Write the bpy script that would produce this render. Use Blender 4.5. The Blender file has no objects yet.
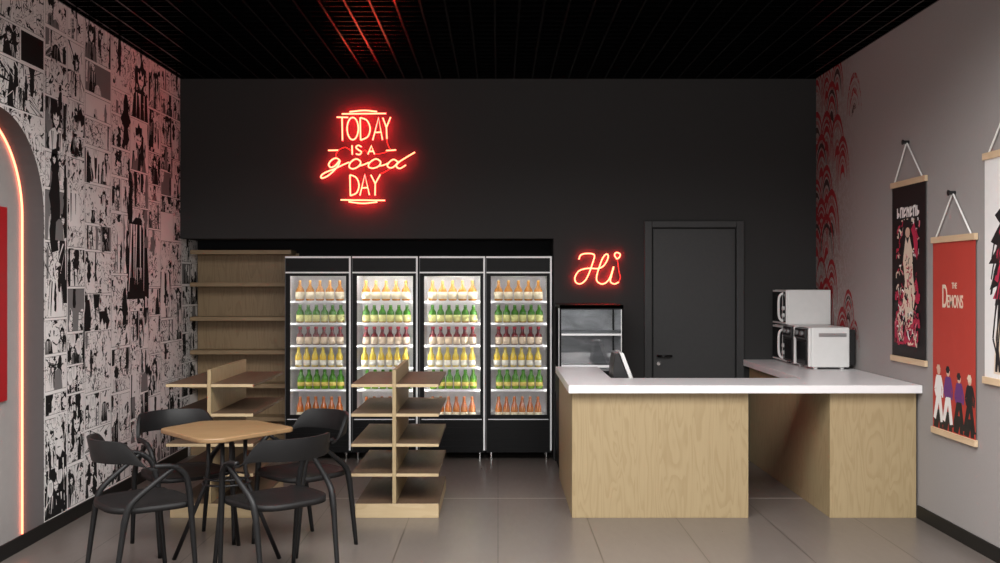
import bpy, math, random
from mathutils import Vector, Matrix
R = math.radians
sc = bpy.context.scene
col = sc.collection
rnd = random.Random(7)

# ------------------------------------------------------------------ measures
H = 1.59              # eye height
VX, VY, F = 498.0, 282.0, 1000.0
RW = 2.835            # half width of the room
D0 = -3.0             # front end of the room
DB = 8.913            # plane of the back wall
DN = 9.43             # back of the recess
CZ = 3.40             # ceiling
def X(px, d): return (px - VX) * d / F
def Z(py, d): return H - (py - VY) * d / F

# ------------------------------------------------------------------ node helpers
class NT:
    def __init__(s, name):
        s.m = bpy.data.materials.new(name); s.m.use_nodes = True
        s.t = s.m.node_tree; s.n = s.t.nodes
        s.b = s.n['Principled BSDF']; s.out = s.n['Material Output']
    def new(s, typ, **kw):
        n = s.n.new(typ)
        for k, v in kw.items(): setattr(n, k, v)
        return n
    def link(s, a, b): s.t.links.new(a, b)
    def put(s, sock, v):
        if isinstance(v, bpy.types.NodeSocket): s.link(v, sock)
        else: sock.default_value = v
    def math(s, op, a, b=0.0, c=None, clamp=False):
        n = s.new('ShaderNodeMath', operation=op); n.use_clamp = clamp
        s.put(n.inputs[0], a); s.put(n.inputs[1], b)
        if c is not None: s.put(n.inputs[2], c)
        return n.outputs[0]
    def obj(s, scale=(1, 1, 1), loc=(0, 0, 0), rot=(0, 0, 0)):
        t = s.new('ShaderNodeTexCoord'); mp = s.new('ShaderNodeMapping')
        mp.inputs['Scale'].default_value = scale; mp.inputs['Location'].default_value = loc
        mp.inputs['Rotation'].default_value = rot
        s.link(t.outputs['Object'], mp.inputs['Vector']); return mp.outputs[0]
    def sep(s, v):
        n = s.new('ShaderNodeSeparateXYZ'); s.link(v, n.inputs[0]); return n.outputs
    def noise(s, v, scale=5, detail=2, rough=.5, dist=0):
        n = s.new('ShaderNodeTexNoise'); s.put(n.inputs['Vector'], v)
        n.inputs['Scale'].default_value = scale; n.inputs['Detail'].default_value = detail
        n.inputs['Roughness'].default_value = rough; n.inputs['Distortion'].default_value = dist
        return n.outputs['Fac']
    def mix(s, f, a, b):
        n = s.new('ShaderNodeMix', data_type='RGBA'); s.put(n.inputs[0], f)
        for sk, v in ((n.inputs[6], a), (n.inputs[7], b)):
            s.put(sk, v if isinstance(v, bpy.types.NodeSocket) else (*v, 1))
        return n.outputs[2]
    def step(s, v, lo, hi):
        n = s.new('ShaderNodeMapRange'); n.interpolation_type = 'SMOOTHSTEP'
        s.put(n.inputs[0], v); n.inputs[1].default_value = lo; n.inputs[2].default_value = hi
        return n.outputs[0]
    def bump(s, h, strength=.1, dist=.01):
        n = s.new('ShaderNodeBump'); n.inputs['Strength'].default_value = strength
        n.inputs['Distance'].default_value = dist; s.link(h, n.inputs['Height'])
        s.link(n.outputs[0], s.b.inputs['Normal'])
def lin(c):
    return tuple((v / 255 / 12.92) if v / 255 <= .04045 else ((v / 255 + .055) / 1.055) ** 2.4 for v in c)
def mat(name, c, rough=.5, metal=0, spec=.5, var=.0, coat=0, nscale=20):
    """plain paint / plastic / metal with a little procedural variation"""
    q = NT(name)
    v = q.noise(q.obj(), nscale, 3)
    k = max(var, .04)
    q.link(q.mix(v, tuple(x * (1 - k) for x in c), tuple(min(1, x * (1 + k)) for x in c)), q.b.inputs['Base Color'])
    q.b.inputs['Roughness'].default_value = rough; q.b.inputs['Metallic'].default_value = metal
    q.b.inputs['Specular IOR Level'].default_value = spec
    if coat: q.b.inputs['Coat Weight'].default_value = coat
    return q.m
def emit(name, c, strength):
    q = NT(name); q.b.inputs['Base Color'].default_value = (*c, 1)
    q.b.inputs['Emission Color'].default_value = (*c, 1); q.b.inputs['Emission Strength'].default_value = strength
    return q.m
def wood(name, light, dark, axis='z', rings=9.0, rough=.5, amount=1.0):
    q = NT(name)
    sc_ = {'z': (4.2, 4.2, .55), 'x': (.8, 3.4, 3.4), 'y': (3.4, .8, 3.4)}[axis]
    fine = {'z': (60, 60, 2.0), 'x': (2.0, 60, 60), 'y': (60, 2.0, 60)}[axis]
    v = q.obj(sc_)
    n = q.noise(v, 2.2, 2.0, .45, .5)
    ring = q.math('FRACT', q.math('MULTIPLY', n, rings))
    line = q.math('MULTIPLY', q.step(ring, .35, .85), q.math('SUBTRACT', 1.0, q.step(ring, .88, 1.0)))
    fib = q.noise(q.obj(fine), 1.5, 3, .6)
    f = q.math('ADD', q.math('MULTIPLY', line, .42 * amount), q.math('MULTIPLY', fib, .6 * amount), clamp=True)
    q.link(q.mix(f, light, dark), q.b.inputs['Base Color'])
    q.b.inputs['Roughness'].default_value = rough
    return q.m
def thin_glass(name, tint=(1, 1, 1), refl=.06):
    q = NT(name); q.n.remove(q.b)
    tr = q.new('ShaderNodeBsdfTransparent'); tr.inputs[0].default_value = (*tint, 1)
    gl = q.new('ShaderNodeBsdfGlossy'); gl.inputs['Roughness'].default_value = .02
    fr = q.new('ShaderNodeFresnel'); fr.inputs[0].default_value = 1.45
    nz = q.math('MULTIPLY', fr.outputs[0], refl / .034, clamp=True)
    mx = q.new('ShaderNodeMixShader'); q.link(nz, mx.inputs[0])
    q.link(tr.outputs[0], mx.inputs[1]); q.link(gl.outputs[0], mx.inputs[2]); q.link(mx.outputs[0], q.out.inputs['Surface'])
    return q.m

# ------------------------------------------------------------------ materials
M = {}
M['plywood'] = wood('birch_plywood', (.40, .308, .175), (.305, .222, .115), 'z', 12)
M['ply_edge'] = wood('plywood_edge', (.52, .405, .245), (.43, .32, .18), 'x', 4)
M['ply_x'] = wood('plywood_shelf', (.40, .28, .16), (.31, .205, .11), 'x', 7)
M['ply_shaded'] = wood('plywood_deck_shaded', (.135, .085, .052), (.10, .060, .036), 'y', 7)  # shade of the shelf tops put into a darker plywood colour
M['oak_wall'] = wood('oak_wall_panel', (.32, .225, .125), (.225, .15, .078), 'z', 10)
M['oak_x'] = wood('oak_wall_board', (.32, .225, .125), (.235, .155, .082), 'x', 5)
M['table_wood'] = wood('table_oak', (.27, .168, .083), (.21, .125, .058), 'x', 5, .42)
M['bar_wood'] = wood('poster_bar_wood', (.66, .50, .33), (.56, .40, .25), 'y', 4)
M['white_top'] = mat('white_worktop', (.83, .82, .83), .32, spec=.5)
M['white'] = mat('white_enamel', (.80, .80, .79), .35)
M['offwhite'] = mat('offwhite_plastic', (.70, .70, .69), .4)
M['black'] = mat('black_paint', (.012, .012, .013), .42)
M['black_gloss'] = mat('black_gloss', (.006, .006, .007), .12)
M['fridge_black'] = mat('fridge_black', (.0035, .0035, .004), .5, spec=.2)
M['trim'] = mat('highlight_white_trim', (.96, .96, .97), .3)  # near-white diffuse, edge highlights put into the colour
M['dark_trim'] = mat('dark_metal_trim', (.09, .09, .09), .4)
M['chrome'] = mat('chrome', (.8, .8, .8), .18, metal=1)
M['steel'] = mat('brushed_steel', (.55, .55, .56), .33, metal=.85, var=.1)
M['liner'] = mat('fridge_liner', (.76, .75, .76), .5)
M['wire_shelf'] = mat('white_wire_shelf', (.82, .82, .83), .4)
M['charcoal'] = mat('charcoal_plastic', (.0065, .0065, .007), .5, spec=.3)
M['seat'] = mat('charcoal_seat', (.006, .0055, .0057), .6, spec=.3)
M['leg_black'] = mat('black_steel', (.006, .006, .007), .45)
M['baseboard'] = mat('baseboard_black', (.009, .0085, .008), .55, spec=.3)
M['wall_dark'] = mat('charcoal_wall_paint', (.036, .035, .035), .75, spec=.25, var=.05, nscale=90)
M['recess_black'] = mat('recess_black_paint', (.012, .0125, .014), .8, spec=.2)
M['door_grey'] = mat('door_charcoal', (.044, .044, .045), .5, spec=.35, var=.12, nscale=40)
M['gap'] = mat('gap_shade_black', (.004, .004, .004), .8)  # near-black stands in for the shade in the leaf gap
M['niche_grey'] = mat('niche_plaster', (.36, .34, .33), .8, spec=.2, var=.06)
M['reveal'] = mat('niche_reveal', (.095, .088, .088), .75, spec=.2)
M['cord'] = mat('white_cord', (.78, .77, .75), .7)
M['grid'] = mat('black_grid_metal', (.001, .001, .0011), .2, spec=.14)
M['void'] = mat('ceiling_void', (.002, .002, .002), .9, spec=.05)
M['glass'] = thin_glass('door_glass', refl=.022)
M['glass_dim'] = thin_glass('cooler_glass', (.93, .94, .95), .09)
M['neon_core'] = emit('neon_tube', (1.0, .40, .20), 2.6)
M['neon_wire'] = emit('neon_dim_tube', (1.0, .05, .04), .9)
M['neon_halo'] = emit('added_halo_glow', (1.0, .002, .018), 55.0)  # hidden emitter added to cast the red wall halo
M['led_arch'] = emit('led_arch_strip', (1.0, .22, .12), 4.5)
M['led_white'] = emit('fridge_led', (1.0, .98, .95), 15.0)
M['led_bright'] = emit('fridge_led_bright', (1.0, .97, .92), 52.0)
M['led_cooler'] = emit('cooler_led', (.95, .98, 1.0), 38.0)

# ------------------------------------------------------------------ mesh builder
class MB:
    def __init__(s): s.v = []; s.f = []; s.mi = []
    def face(s, pts, mi=0):
        i = len(s.v); s.v += [Vector(p) for p in pts]; s.f.append(list(range(i, i + len(pts)))); s.mi.append(mi)
    def add(s, vs, fs, mi=0):
        i = len(s.v); s.v += [Vector(p) for p in vs]
        for f in fs: s.f.append([a + i for a in f]); s.mi.append(mi)
        return s
    def box(s, x0, x1, y0, y1, z0, z1, mi=0):
        vs = [(x, y, z) for z in (z0, z1) for y in (y0, y1) for x in (x0, x1)]
        return s.add(vs, [(0, 2, 3, 1), (4, 5, 7, 6), (0, 1, 5, 4), (2, 6, 7, 3), (0, 4, 6, 2), (1, 3, 7, 5)], mi)
    def tube(s, pts, r, n=8, mi=0, closed=False, flat=1.0):
        pts = [Vector(p) for p in pts]; k = len(pts)
        rs = r if isinstance(r, (list, tuple)) else [r] * k
        vs = []; up = None
        for i, p in enumerate(pts):
            a = pts[(i - 1) % k] if (closed or i) else p
            b = pts[(i + 1) % k] if (closed or i < k - 1) else p
            t = (b - a).normalized() if (b - a).length > 1e-9 else Vector((0, 0, 1))
            if up is None:
                up = Vector((0, 0, 1)) if abs(t.z) < .9 else Vector((1, 0, 0))
            u = (up - t * up.dot(t))
            u = u.normalized() if u.length > 1e-6 else t.orthogonal().normalized()
            up = u; w = t.cross(u)
            for j in range(n):
                an = 2 * math.pi * j / n
                vs.append(p + (u * math.cos(an) * flat + w * math.sin(an)) * rs[i])
        fs = []
        for i in range(k if closed else k - 1):
            for j in range(n):
                a, b = i * n + j, i * n + (j + 1) % n
                c, d = ((i + 1) % k) * n + (j + 1) % n, ((i + 1) % k) * n + j
                fs.append((a, b, c, d))
        if not closed:
            fs.append(tuple(reversed(range(n)))); fs.append(tuple(range((k - 1) * n, k * n)))
        return s.add(vs, fs, mi)
    def lathe(s, prof, n=14, c=(0, 0, 0), mi=0):
        vs = []; fs = []
        for r, z in prof:
            for j in range(n):
                a = 2 * math.pi * j / n; vs.append((c[0] + r * math.cos(a), c[1] + r * math.sin(a), c[2] + z))
        for i in range(len(prof) - 1):
            for j in range(n):
                fs.append((i * n + j, i * n + (j + 1) % n, (i + 1) * n + (j + 1) % n, (i + 1) * n + j))
        fs.append(tuple(reversed(range(n)))); fs.append(tuple(range((len(prof) - 1) * n, len(prof) * n)))
        return s.add(vs, fs, mi)
    def prism(s, poly, axis, a0, a1, mi=0):
        """poly in the two other axes; extruded along axis from a0 to a1"""
        def P(p, a):
            return {'x': (a, p[0], p[1]), 'y': (p[0], a, p[1]), 'z': (p[0], p[1], a)}[axis]
        n = len(poly)
        vs = [P(p, a0) for p in poly] + [P(p, a1) for p in poly]
        fs = [tuple(range(n)), tuple(range(2 * n - 1, n - 1, -1))]
        fs += [(i, i + n, (i + 1) % n + n, (i + 1) % n) for i in range(n)]
        return s.add(vs, fs, mi)
    def build(s, name, mats, parent=None, off=None, bevel=0, smooth=False, sub=0, fix=True):
        me = bpy.data.meshes.new(name)
        o_ = Vector(off) if off is not None else Vector((0, 0, 0))
        me.from_pydata([tuple(v - o_) for v in s.v], [], s.f); me.update()
        for m_ in (mats if isinstance(mats, (list, tuple)) else [mats]): me.materials.append(m_)
        for p, i in zip(me.polygons, s.mi): p.material_index = i; p.use_smooth = smooth
        if fix:
            import bmesh
            bm = bmesh.new(); bm.from_mesh(me); bmesh.ops.recalc_face_normals(bm, faces=bm.faces); bm.to_mesh(me); bm.free()
        o = bpy.data.objects.new(name, me); col.objects.link(o)
        if parent is not None: o.parent = parent
        if bevel:
            b = o.modifiers.new('bevel', 'BEVEL'); b.width = bevel; b.segments = 2; b.limit_method = 'ANGLE'; b.angle_limit = R(40)
        if sub:
            b = o.modifiers.new('sub', 'SUBSURF'); b.levels = sub; b.render_levels = sub
        return o
def tag(o, label=None, cat=None, group=None, kind=None):
    if label: o['label'] = label
    if cat: o['category'] = cat
    if group: o['group'] = group
    if kind: o['kind'] = kind
    return o
def thing(name, loc, label, cat, group=None, rz=0):
    o = bpy.data.objects.new(name, None); col.objects.link(o); o.empty_display_size = .1
    o.location = loc; o.rotation_euler.z = rz
    return tag(o, label, cat, group)
def copy_tree(o, parent=None):
    c = o.copy(); col.objects.link(c)
    if parent is not None: c.parent = parent
    for ch in list(kids.get(o.name, [])):
        copy_tree(ch, c)
    return c
kids = {}
def reg(root):
    def walk(o):
        kids[o.name] = list(o.children)
        for c in o.children: walk(c)
    bpy.context.view_layer.update(); walk(root)
def bez(pts, n=8):
    """Catmull-Rom through points"""
    pts = [Vector(p) for p in pts]; out = []
    for i in range(len(pts) - 1):
        p0 = pts[max(i - 1, 0)]; p1 = pts[i]; p2 = pts[i + 1]; p3 = pts[min(i + 2, len(pts) - 1)]
        for k in range(n):
            t = k / n
            out.append(.5 * ((2 * p1) + (p2 - p0) * t + (2 * p0 - 5 * p1 + 4 * p2 - p3) * t * t + (-p0 + 3 * p1 - 3 * p2 + p3) * t ** 3))
    out.append(pts[-1]); return out

# ================================================================== SETTING
# ---- floor: large porcelain tiles
q = NT('floor_tiles')
xyz = q.sep(q.obj())
def joint(coord, period, phase, w):
    a = q.math('ABSOLUTE', q.math('SUBTRACT', q.math('FRACT', q.math('ADD', q.math('DIVIDE', q.math('SUBTRACT', coord, phase), period), .5)), .5))
    return q.math('LESS_THAN', q.math('MULTIPLY', a, period), w)
jx = joint(xyz[0], .6, 0.0, .0032); jy_glint = joint(xyz[1], 1.8, 7.352, .007)
n1 = q.noise(q.obj((1, .35, 1)), 3.0, 4, .6); n2 = q.noise(q.obj((1, .25, 1)), 26, 3, .6)
base = q.mix(q.math('ADD', q.math('MULTIPLY', n1, .7), q.math('MULTIPLY', n2, .3)), (.118, .100, .090), (.175, .149, .134))
base = q.mix(jx, base, (.055, .045, .04)); base = q.mix(jy_glint, base, (.55, .50, .46))  # cross joints painted pale as a glint in the groove
q.link(base, q.b.inputs['Base Color'])
q.link(q.math('ADD', q.math('MULTIPLY', n2, .10), .25), q.b.inputs['Roughness'])
q.b.inputs['Specular IOR Level'].default_value = .5
M['floor'] = q.m
b = MB(); b.box(-3.3, RW + .2, D0, DN + .2, -.15, 0)
tag(b.build('floor', M['floor']), kind='structure')

# ---- ceiling: black open grid under a dark void
b = MB(); b.box(-3.3, RW + .2, D0, DN + .2, CZ + .30, CZ + .42)
ceil = tag(b.build('ceiling', M['void']), kind='structure')
b = MB(); p = .162; x = -RW + .06
while x < RW:
    b.box(x - .0075, x + .0075, D0, DB, CZ, CZ + .05); x += p
y = DB - .08
while y > D0:
    b.box(-RW, RW, y - .0028, y + .0028, CZ + .003, CZ + .047); y -= .125
b.box(-RW, -RW + .012, D0, DB, CZ, CZ + .30); b.box(RW - .012, RW, D0, DB, CZ, CZ + .30); b.box(-RW, RW, DB - .012, DB, CZ, CZ + .30)
b.build('grid_lattice', M['grid'], ceil)

# ---- left wall with an arched alcove, covered in a black and white comic collage
q = NT('comic_paper')
v = q.obj((1, 1, 1))
n = q.noise(v, 9, 3, .55, .8)
lines = q.math('LESS_THAN', q.math('ABSOLUTE', q.math('SUBTRACT', q.math('FRACT', q.math('MULTIPLY', n, 7.0)), .5)), .075)
m_ = q.step(q.noise(v, 3.5, 2), .40, .52)
blob = q.step(q.noise(v, 13, 4, .6, 1.2), .585, .60)
f = q.math('MAXIMUM', q.math('MULTIPLY', lines, m_), blob)
q.link(q.mix(f, (.80, .775, .765), (.012, .012, .012)), q.b.inputs['Base Color'])
q.b.inputs['Roughness'].default_value = .8; q.b.inputs['Specular IOR Level'].default_value = .15
M['comic'] = q.m
AD, AZ, AR = 5.644, 1.99, .60       # alcove arch
arc = [(AD + AR * math.cos(R(180 - 180 * i / 28)), AZ + AR * math.sin(R(180 * i / 28))) for i in range(29)]
outline = [(D0, 0), (AD - AR, 0)] + arc + [(AD + AR, 0), (DN, 0), (DN, CZ + .3), (D0, CZ + .3)]
b = MB(); n = len(outline)
b.face([(-RW, d, z) for d, z in outline], 0)
b.face([(-RW - .141, d, z) for d, z in reversed(outline)], 1)
for i in range(n):
    a, c = outline[i], outline[(i + 1) % n]
    b.face([(-RW, a[0], a[1]), (-RW - .141, a[0], a[1]), (-RW - .141, c[0], c[1]), (-RW, c[0], c[1])], 1)
wl = tag(b.build('wall_left', [M['comic'], M['reveal']], fix=False), kind='structure')
b = MB(); b.box(-RW - .30, -RW - .1415, D0, DN, 0, CZ + .3)
b.build('alcove_panel', M['niche_grey'], wl)

# collage panels: invented figures, hatching and speech bubbles as printed paper layers
inks = [mat('print_white', (.84, .815, .805), .8, spec=.15), mat('print_black', (.012, .012, .012), .8, spec=.15),
        mat('print_grey', (.20, .195, .195), .8, spec=.15), M['comic']]
b = MB(); lay = [0]
def pol(pts, mi, rect=None):
    lay[0] += 1
    if rect: pts = [(min(max(p[0], rect[0]), rect[1]), min(max(p[1], rect[2]), rect[3])) for p in pts]
    off = .0004 + (lay[0] % 60) * .00004
    b.face([(-RW + off, p[0], p[1]) for p in pts], mi)
def blobpts(cx, cy, rx, ry, n=14, jag=.0, ph=0):
    out = []
    for i in range(n):
        a = 2 * math.pi * i / n + ph
        k = 1 + jag * (1 if i % 2 else -1) * rnd.uniform(.5, 1)
        out.append((cx + rx * k * math.cos(a), cy + ry * k * math.sin(a)))
    return out
def stroke(p, q_, w, mi, rect):
    dx, dy = q_[0] - p[0], q_[1] - p[1]; L = math.hypot(dx, dy) or 1
    nx, ny = -dy / L * w, dx / L * w
    pol([(p[0] + nx, p[1] + ny), (q_[0] + nx * .3, q_[1] + ny * .3), (q_[0] - nx * .3, q_[1] - ny * .3), (p[0] - nx, p[1] - ny)], mi, rect)
def inkmass(cx, cy, w, h, mi, rect):
    """ragged upright mass of ink: cloak, hair, tree"""
    L_ = []; R_ = []
    k = rnd.randint(6, 9)
    for i in range(k + 1):
        t = i / k; ww = w * (.35 + .65 * math.sin(math.pi * min(1, .12 + t * .8))) * rnd.uniform(.6, 1.15)
        L_.append((cx - ww * .5 + rnd.uniform(-.1, .1) * w, cy + (t - .5) * h)); R_.append((cx + ww * .5 + rnd.uniform(-.1, .1) * w, cy + (t - .5) * h + rnd.uniform(-.04, .04) * h))
    pol(L_ + R_[::-1], mi, rect)
def person_print(cx, cy, s, rect):
    hr = .13 * s
    coat = rnd.choice((1, 1, 0, 3, 3, 2))
    pol([(cx - .30 * s, cy - .75 * s), (cx - .24 * s, cy - .05 * s), (cx - .07 * s, cy + .05 * s), (cx + .07 * s, cy + .05 * s),
         (cx + .23 * s, cy - .06 * s), (cx + .32 * s, cy - .75 * s)], coat, rect)
    for k in range(7):
        a = rnd.uniform(-.25, .25) * s
        stroke((cx + a, cy - .02 * s), (cx + a * rnd.uniform(.8, 1.6), cy - rnd.uniform(.3, .7) * s), rnd.uniform(.006, .02) * s, 0 if coat == 1 else 1, rect)
    inkmass(cx + rnd.uniform(-.1, .1) * s, cy - .3 * s, .12 * s, .5 * s, 1, rect)
    pol(blobpts(cx, cy + .20 * s, hr * 1.35, hr * 1.5, 16, .20, rnd.random()), rnd.choice((1, 1, 1, 3)), rect)
    if rnd.random() < .5: inkmass(cx + hr * rnd.choice((-1, 1)), cy + .02 * s, hr * 1.1, .45 * s, 1, rect)
    pol([(cx - hr * .75, cy + .24 * s), (cx - hr * .7, cy + .12 * s), (cx, cy + .03 * s), (cx + hr * .7, cy + .12 * s), (cx + hr * .75, cy + .24 * s),
         (cx + hr * .3, cy + .20 * s), (cx, cy + .27 * s), (cx - hr * .3, cy + .21 * s)], 0, rect)
    for e in (-1, 1):
        stroke((cx + e * hr * .55, cy + .165 * s), (cx + e * hr * .15, cy + .155 * s), .014 * s, 1, rect)
    stroke((cx - hr * .2, cy + .085 * s), (cx + hr * .25, cy + .085 * s), .006 * s, 1, rect)
def panel(r):
    d0, d1, z0, z1 = r; w, h = d1 - d0, z1 - z0; g = rnd.uniform(.004, .012)
    rect = (d0 + g, d1 - g, z0 + g, z1 - g)
    box4 = lambda e: [(rect[0] + e, rect[2] + e), (rect[1] - e, rect[2] + e), (rect[1] - e, rect[3] - e), (rect[0] + e, rect[3] - e)]
    pol([(d0, z0), (d1, z0), (d1, z1), (d0, z1)], 0)
    pol(box4(0), rnd.choice((1, 2))); pol(box4(.003), rnd.choice((3, 3, 3, 3, 0, 3, 3, 2) if w * h < .12 else (3, 3, 3, 0)))
    rect = (rect[0] + .003, rect[1] - .003, rect[2] + .003, rect[3] - .003)
    kind = rnd.random(); cx, cz = (d0 + d1) / 2, (z0 + z1) / 2
    for k in range(rnd.randint(1, 4)):
        inkmass(rnd.uniform(d0, d1), rnd.uniform(z0, z1), rnd.uniform(.03, .10), rnd.uniform(.1, .35), rnd.choice((1, 1, 3, 2)), rect)
    if kind < .16:
        for k in range(rnd.randint(9, 18)):
            a = rnd.uniform(0, 6.28)
            stroke((cx + math.cos(a) * w, cz + math.sin(a) * h), (cx + math.cos(a) * w * .25, cz + math.sin(a) * h * .25), .010, rnd.choice((1, 1, 0)), rect)
        person_print(cx, cz, min(w, h) * 1.1, rect)
    elif kind < .30:
        for k in range(rnd.randint(5, 10)):
            xx = rnd.uniform(d0, d1); hh = rnd.uniform(.2, .8) * h; ww = rnd.uniform(.015, .05)
            pol([(xx, z0), (xx + ww, z0), (xx + ww, z0 + hh), (xx, z0 + hh * 1.05)], rnd.choice((1, 0, 2, 3, 0)), rect)
            for j in range(7): stroke((xx, z0 + hh * j / 7), (xx + ww, z0 + hh * j / 7 + .01), .0025, rnd.choice((0, 1)), rect)
    elif kind < .84:
        for k in range(rnd.choice((1, 2, 2, 3))):
            s = rnd.uniform(.6, 1.0) * min(h, w * 1.5)
            person_print(rnd.uniform(d0 + .12 * w, d1 - .12 * w), rnd.uniform(z0 + .25 * h, z0 + .75 * h), s, rect)
    else:
        person_print(cx + rnd.uniform(-.1, .1) * w, cz - .1 * h, min(h, w * 1.3) * 1.25, rect)
    for k in range(rnd.randint(2, 6)):
        pol(blobpts(rnd.uniform(d0, d1), rnd.uniform(z0, z1), rnd.uniform(.008, .035), rnd.uniform(.015, .07), 10, .4), rnd.choice((1, 1, 0)), rect)
    for k in range(rnd.randint(6, 14)):
        a_, c_ = rnd.uniform(d0, d1), rnd.uniform(z0, z1)
        stroke((a_, c_), (a_ + rnd.uniform(-.04, .04), c_ + rnd.uniform(-.12, .12)), rnd.uniform(.002, .006), rnd.choice((1, 1, 1, 0)), rect)
    for k in range(rnd.randint(0, 2)):
        bx, bz = rnd.uniform(d0, d1), rnd.uniform(z0 + .5 * h, z1)
        pol(blobpts(bx, bz, .045, .06, 14), 1, rect); pol(blobpts(bx, bz, .0425, .057, 14), 0, rect)
        for j in range(3): stroke((bx + (j - 1) * .016, bz + .036), (bx + (j - 1) * .016, bz - .03), .003, 2, rect)
def clear_of_alcove(r):
    d0, d1, z0, z1 = r
    if d0 > AD + AR + .003 or d1 < AD - AR: return True
    if z0 > AZ + AR + .003: return True
    # every corner outside the arch
    if z0 < AZ: return False
    return all(math.hypot(d - AD, z - AZ) > AR + .01 for d in (d0, min(max(AD, d0), d1), d1) for z in (z0, z1))
def split(r):
    d0, d1, z0, z1 = r; w, h = d1 - d0, z1 - z0
    if w > .60 or (w > .34 and rnd.random() < .5 and h < 1.3 * w):
        k = rnd.uniform(.38, .62) * w; split((d0, d0 + k, z0, z1)); split((d0 + k, d1, z0, z1)); return
    if h > .62 or (h > .36 and rnd.random() < .5):
        k = rnd.uniform(.36, .64) * h; split((d0, d1, z0, z0 + k)); split((d0, d1, z0 + k, z1)); return
    if clear_of_alcove(r): panel(r)
split((AD + AR + .004, DN, .088, CZ + .02)); split((4.3, AD + AR, AZ + AR + .01, CZ + .02))
split((5.95, AD + AR, 2.5, AZ + AR + .01))
for k in range(26):
    rr_ = (AD + AR + .02, DN - .02, .1, CZ)
    if k < 15: person_print(rnd.uniform(6.4, 8.9), rnd.uniform(.4, 3.0), rnd.uniform(.45, .85), rr_)
    else: inkmass(rnd.uniform(6.35, 9.3), rnd.uniform(.3, 3.1), rnd.uniform(.08, .2), rnd.uniform(.3, .7), rnd.choice((1, 1, 3)), rr_)
b.build('comic_collage', inks, wl, fix=False)

# ---- back wall with the recess for the fridges
SZ, JX = 1.978, .495
b = MB()
b.prism([(-RW - .141, SZ), (JX, SZ), (JX, 0), (RW + .2, 0), (RW + .2, CZ + .3), (-RW - .141, CZ + .3)], 'y', DB, DN)
tag(b.build('wall_back', M['wall_dark']), kind='structure')
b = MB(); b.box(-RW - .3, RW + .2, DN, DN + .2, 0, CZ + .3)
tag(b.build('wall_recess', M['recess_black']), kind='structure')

# ---- right wall with a red wave mural fading out from the corner
b = MB(); b.box(RW, RW + .2, D0, DB, 0, CZ + .3)
q = NT('grey_wall_paint')
nn = q.noise(q.obj(), 60, 3, .6); xyz = q.sep(q.obj())
fade = q.step(xyz[1], 7.75, 8.6)
spk = q.math('MULTIPLY', q.step(q.noise(q.obj((1, 1, .8)), 34, 4, .75), .43, .53), q.math('MULTIPLY', fade, .9))
base = q.mix(nn, (.295, .275, .268), (.32, .299, .291))
q.link(q.mix(spk, base, (.235, .175, .16)), q.b.inputs['Base Color'])
q.b.inputs['Roughness'].default_value = .8; q.b.inputs['Specular IOR Level'].default_value = .2
wr = tag(b.build('wall_right', q.m), kind='structure')
def mural_mat(name, c, thr):
    q = NT(name); xyz = q.sep(q.obj())
    keep = q.math('ADD', q.noise(q.obj((1, 1, .6)), 30, 4, .7), q.math('MULTIPLY', q.math('SUBTRACT', q.step(xyz[1], 7.7, 8.5), .5), .30))
    k = q.step(keep, thr, thr + .06)
    q.link(q.mix(k, (.27, .215, .20), c), q.b.inputs['Base Color']); q.b.inputs['Roughness'].default_value = .8
    q.b.inputs['Specular IOR Level'].default_value = .2
    return q.m
mm = [mural_mat('mural_red', (.26, .016, .02), .38), mural_mat('mural_dark', (.045, .022, .02), .40), mural_mat('mural_grey', (.27, .215, .20), .30),
      mural_mat('mural_rose', (.26, .10, .095), .46)]
b = MB(); rm = random.Random(3); L = 0
spots = []
for row in range(13):
    for k in range(4):
        d = 8.90 - k * .27 - (.13 if row % 2 else 0)
        if rm.random() < (.95, .85, .6, .22)[k]: spots.append((d, 3.12 - row * .235 + rm.uniform(-.05, .05), rm.uniform(.85, 1.15) * (1 - .07 * k)))
def band(d, z, r0, r1, a0, a1, mi):
    """crescent between two ellipses, tapering to its tips"""
    global L
    L += 1; off = .0003 + L * .000005; n = 16; o_, i_ = [], []
    for i in range(n + 1):
        t = i / n; a = R(a0 + (a1 - a0) * t); th = (r1 - r0) * max(.12, math.sin(math.pi * (.08 + .84 * t)))
        for lst, r_ in ((o_, r1), (i_, r1 - th)): lst.append((d + r_ * .80 * math.cos(a), z + r_ * 1.75 * math.sin(a)))
    for i in range(n):
        b.face([(RW - off, min(p_[0], DB - .002), min(p_[1], CZ)) for p_ in (o_[i], o_[i + 1], i_[i + 1], i_[i])], mi)
for d, z, k in spots:
    a1 = rm.uniform(165, 205); a0 = rm.uniform(-25, 15)
    for j, (r0, r1, mi) in enumerate(((.205, .235, 0), (.170, .190, rm.choice((1, 0, 3))), (.125, .158, rm.choice((0, 0, 1))), (.090, .108, 3), (.030, .078, rm.choice((0, 0, 1))))):
        if rm.random() < .9: band(d, z, r0 * k, r1 * k, a0, a1 - rm.uniform(0, 40) * (j > 1), mi)
b.build('wave_mural', mm, wr, fix=False)

# ---- baseboards
b = MB(); b.box(-RW, -RW + .014, D0, 9.10, 0, .088)
tag(b.build('baseboard_left', M['baseboard'], bevel=.003), kind='structure')
b = MB(); b.box(RW - .014, RW, D0, 6.735, 0, .088)
tag(b.build('baseboard_right', M['baseboard'], bevel=.003), kind='structure')

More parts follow.
